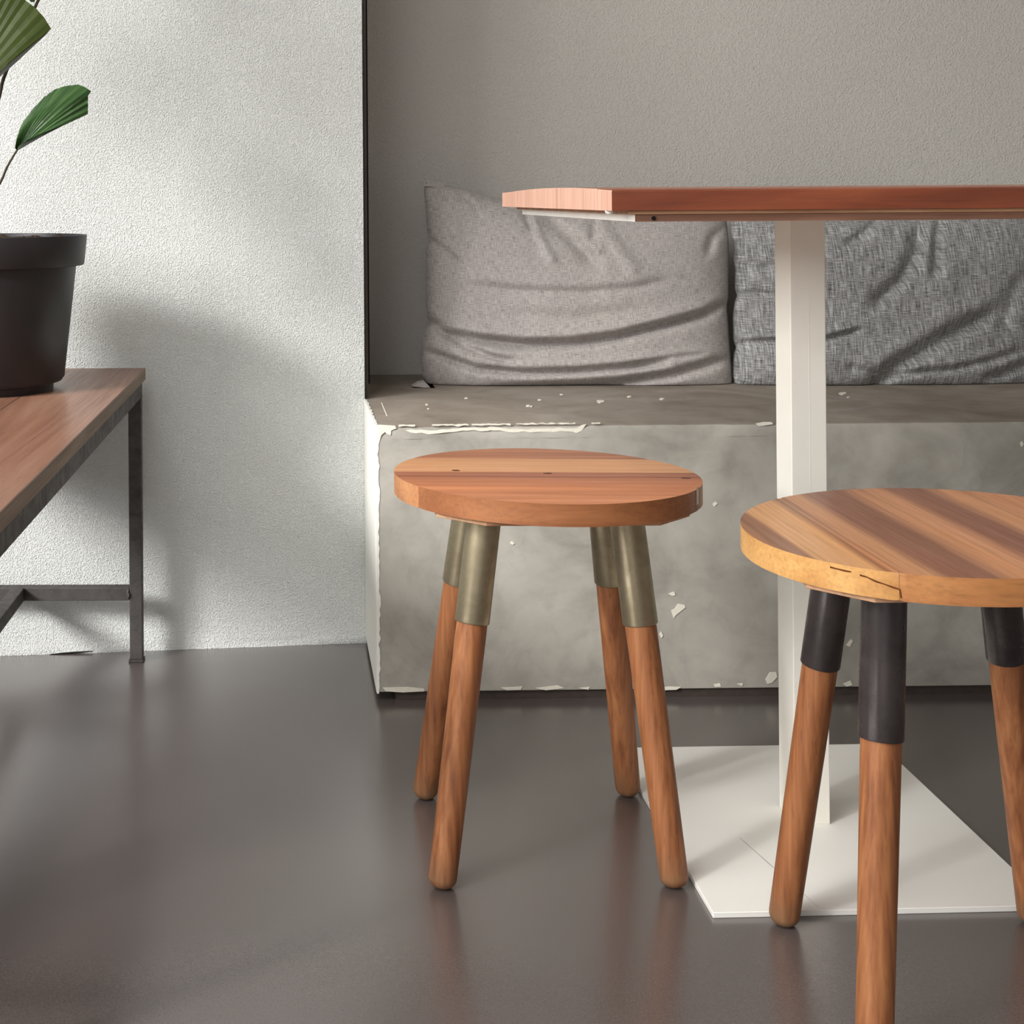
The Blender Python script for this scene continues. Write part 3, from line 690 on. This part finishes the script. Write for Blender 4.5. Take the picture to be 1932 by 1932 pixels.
# ------------------------------------------------------------------ low wooden bench by the white wall
SA = -0.0245
side = thing('low_bench', (-0.2295, 2.487, 0), 'low bench with wooden top and dark square steel frame by the white wall', 'bench', None, SA)
tw = m_wood('worn bench top', [(104, 70, 54), (132, 94, 76), (152, 116, 96)], axis=1, sc=4, rough=0.3, seed=6, fine=0.08)
edge = m_wood('greyed bench edge', [(120, 102, 86), (138, 118, 100), (154, 134, 114)], axis=1, sc=6, rough=0.6, seed=7)
LW, LD = 0.425, 1.22
xs_ = [-LW, -0.29, -0.14, 0.0]
for k in range(3):
    bm = bmesh.new(); add_box(bm, xs_[k]+0.0001, xs_[k+1]-0.0001, -LD, 0, 0.4665, 0.4865); bevel(bm, 0.0009, 1)
    for f in bm.faces:
        if abs(f.normal.z) < 0.3 and k == 2: f.material_index = 1
    bm.normal_update()
    for f in bm.faces: f.material_index = 1 if (abs(f.normal.z) < 0.4) else 0
    mesh_obj('top_plank', bm, [tw, edge], side)
q = 0.0212
for sx in (-LW+0.0045+q, -0.0055):
    box('apron_rail', sx-q, sx, -LD+0.03+q, -0.004-q, 0.4385, 0.463, M['frame_steel'], side, 0.0008, 1)
for y0 in (-0.004-q, -LD+0.03):
    box('apron_rail', -LW+0.0045+q, -0.0055-q, y0, y0+q, 0.4385, 0.463, M['frame_steel'], side, 0.0008, 1)
    for sx in (-LW+0.0045+q, -0.0055):
        lg = box('leg', sx-q, sx, y0, y0+q, 0.004, 0.463, M['frame_steel'], side, 0.0012, 2)
        box('foot_pad', sx-q-0.002, sx+0.002, y0-0.002, y0+q+0.002, 0, 0.004, M['frame_steel'], lg, 0.001, 1)
        box('spacer', sx-q+0.003, sx-0.003, y0+0.003, y0+q-0.003, 0.463, 0.4665, M['gap'], lg)
    r_ = box('stretcher', -LW+0.0045+q, -0.0055-q, y0, y0+q, 0.1025, 0.1245, M['frame_steel'], side, 0.0012, 2)
    bm = bmesh.new(); bmesh.ops.create_icosphere(bm, subdivisions=2, radius=0.005)
    for v_ in bm.verts: v_.co *= 1+0.5*mnoise.noise(v_.co*300); v_.co.x *= 0.6; v_.co.z *= 1.6
    w_ = mesh_obj('weld', bm, M['frame_steel'], r_, True); w_.location = (-0.0055-q-0.0015, y0+0.001, 0.1135)
mid = (-LW+0.0045+q-0.0055-q)/2
box('stretcher', mid-q/2, mid+q/2, -LD+0.03+q, -0.004-q, 0.1025, 0.1245, M['frame_steel'], side, 0.0012, 2)

# ------------------------------------------------------------------ potted palm on the low bench
PX, PY, PZ = -0.4483, 2.222, 0.4865
plant = thing('potted_palm', (PX, PY, PZ), 'young fan-leaved palm in a black plastic nursery pot on the low bench', 'plant')
bm = bmesh.new()
lathe(bm, [(0, 0.002), (0.098, 0.002), (0.100, 0.0), (0.1035, 0.0), (0.1045, 0.0105), (0.1165, 0.013), (0.1205, 0.0185), (0.139, 0.184), (0.1495, 0.1855), (0.1512, 0.188), (0.1555, 0.229), (0.1552, 0.2305), (0.1525, 0.2305), (0.149, 0.19), (0.137, 0.186), (0.132, 0.14), (0, 0.14)], 96)
mesh_obj('pot', bm, M['pot'], plant, True)
bm = bmesh.new(); N = 46
G = {}
for i in range(N+1):
    for k in range(41):
        rr = 0.1465*k/40; aa = 2*math.pi*i/N
        if i == N: G[i, k] = G[0, k]; continue
        p = Vector((rr*math.cos(aa), rr*math.sin(aa), 0.2235 + 0.009*mnoise.noise(Vector((rr*math.cos(aa)*45, rr*math.sin(aa)*45, 0))) + 0.005*mnoise.noise(Vector((rr*math.cos(aa)*130, rr*math.sin(aa)*130, 3)))))
        G[i, k] = bm.verts.new(p)
for i in range(N):
    for k in range(40):
        try: bm.faces.new((G[i, k], G[i+1, k], G[i+1, k+1], G[i, k+1]))
        except ValueError: pass
o = mesh_obj('soil', bm, M['soil'], plant); o['kind'] = 'stuff'
def m_leaf(name, dark, mid, light):
    t = NT(name, 0.38, 0.5)
    t.b.inputs['Subsurface Weight'].default_value = 0.0
    v = t.tc.outputs['UV']
    n = t.noise(t.mapping((60, 1.5, 1), src=v), 1.0, 4, 0.6)
    c = t.ramp(n, [(0.3, s2l(dark)), (0.5, s2l(mid)), (0.72, s2l(light))])
    t.base(c); t.bump(n, 0.3, 0.001)
    tr = t.t.nodes.new('ShaderNodeBsdfTranslucent'); t.link(c, tr.inputs[0])
    ms = t.t.nodes.new('ShaderNodeMixShader'); ms.inputs[0].default_value = 0.35
    out = t.t.nodes['Material Output']; t.link(t.b.outputs[0], ms.inputs[1]); t.link(tr.outputs[0], ms.inputs[2]); t.link(ms.outputs[0], out.inputs[0])
    return t.m
M['leaf'] = m_leaf('pleated green leaf', (34, 58, 27), (56, 90, 44), (92, 122, 70))
M['leaf_olive'] = m_leaf('older olive leaf', (60, 74, 27), (70, 84, 31), (84, 96, 42))
M['stem'] = m_plain('thin brown petiole', (70, 62, 48), 0.6, 0.3, scale=80, var=0.2)
PL = Vector((PX, PY, PZ))
def fan_leaf(base, outline, Yb, Yt, fold, mat, pleat=0.0013, rad=9):
    """pleated fan: rays from the base to outline points given in photo pixels, laid at the depth of this plant"""
    bm = bmesh.new(); uvl = bm.loops.layers.uv.new('uv'); b = at_y(*base, Yb); n = len(outline); rows = []
    for k, (x, y) in enumerate(outline):
        s = k/(n-1); e = at_y(x, y, Yt(s)); row = []
        for r in range(rad+1):
            t = r/rad; p = b.lerp(e, t)
            p = p + Vector((0, (fold*math.sin(math.pi*s) + pleat*(1 if k % 2 else -1))*t*(1.0-0.25*t) - 0.02*math.sin(math.pi*t), 0))
            row.append(p - PL)
        rows.append(row)
    V = [[bm.verts.new(p) for p in row] for row in rows]
    for k in range(n-1):
        for r in range(rad):
            f = bm.faces.new((V[k][r], V[k+1][r], V[k+1][r+1], V[k][r+1]))
            for l, (kk, rr) in zip(f.loops, ((k, r), (k+1, r), (k+1, r+1), (k, r+1))): l[uvl].uv = (kk/(n-1), rr/rad)
    bmesh.ops.remove_doubles(bm, verts=bm.verts[:], dist=1e-6)
    o = mesh_obj('leaf', bm, mat, plant, False)
    sd = o.modifiers.new('thickness', 'SOLIDIFY'); sd.thickness = 0.0005
    return o
def dense(poly, step=5.5):
    out = []
    for (ax, ay), (bx, by) in zip(poly[:-1], poly[1:]):
        m = max(1, int(math.hypot(bx-ax, by-ay)/step)); out += [(ax+(bx-ax)*i/m, ay+(by-ay)*i/m) for i in range(m)]
    return out + [poly[-1]]
leaf1 = dense([(33, 272), (36, 250), (43, 228), (60, 205), (80, 183), (100, 168), (120, 161), (145, 158), (158, 163), (170, 171), (164, 179), (164, 200), (164, 214), (140, 224), (100, 242), (66, 256), (48, 269)])
fan_leaf((33, 284), leaf1, 2.17, lambda s: 2.19-0.05*s, 0.018, M['leaf'])
leaf2 = dense([(-150, 60), (-150, -60), (-60, -100), (10, -40), (47, 0), (65, 13), (82, 32), (95, 53), (85, 65), (65, 84), (26, 121), (0, 144), (-40, 178)], 9)
fan_leaf((-75, 205), leaf2, 2.15, lambda s: 2.16, 0.012, M['leaf_olive'], 0.0006)
leaf3 = dense([(20, -120), (40, -200), (110, -240), (180, -215), (190, -150), (150, -90), (110, -40), (85, -12)], 10)
fan_leaf((72, -4), leaf3, 2.23, lambda s: 2.25-0.06*s, 0.015, M['leaf'])
leaf4 = dense([(40, -40), (48, -18), (52, -4), (57, 3), (64, 4), (72, -20), (74, -50)], 5)
fan_leaf((58, -80), leaf4, 2.27, lambda s: 2.27, 0.004, M['leaf'], 0.0012)
def stem(pts, r0, r1):
    P = [Vector(p) for p in pts]; out = []
    for i in range(len(P)-1):
        p0 = P[max(i-1, 0)]; p1 = P[i]; p2 = P[i+1]; p3 = P[min(i+2, len(P)-1)]
        for k in range(8):
            t = k/8; out.append(0.5*((2*p1)+(p2-p0)*t+(2*p0-5*p1+4*p2-p3)*t*t+(3*p1-p0-3*p2+p3)*t**3))
    out.append(P[-1]); bm = bmesh.new(); m = len(out)
    tube_path(bm, [q_-PL for q_ in out], [r0+(r1-r0)*i/(m-1) for i in range(m)], 10); mesh_obj('stem', bm, M['stem'], plant, True)
soilp = lambda dx, dy: Vector((PX+dx, PY+dy, PZ+0.205))
stem([soilp(0.0, -0.01), at_y(-35, 400, 2.20), at_y(0, 345, 2.19), at_y(14, 314, 2.18), at_y(33, 282, 2.17), at_y(44, 268, 2.165)], 0.0024, 0.0014)
stem([soilp(0.01, 0.02), at_y(-14, 250, 2.225), at_y(0, 176, 2.225), at_y(13, 132, 2.225), at_y(66, 14, 2.23), at_y(78, -10, 2.235)], 0.0034, 0.0022)
stem([soilp(-0.02, -0.02), at_y(-80, 330, 2.18), at_y(-75, 205, 2.15)], 0.0034, 0.0024)
stem([soilp(0.0, 0.03), at_y(-60, 200, 2.26), at_y(20, -20, 2.28), at_y(58, -82, 2.27)], 0.003, 0.002)
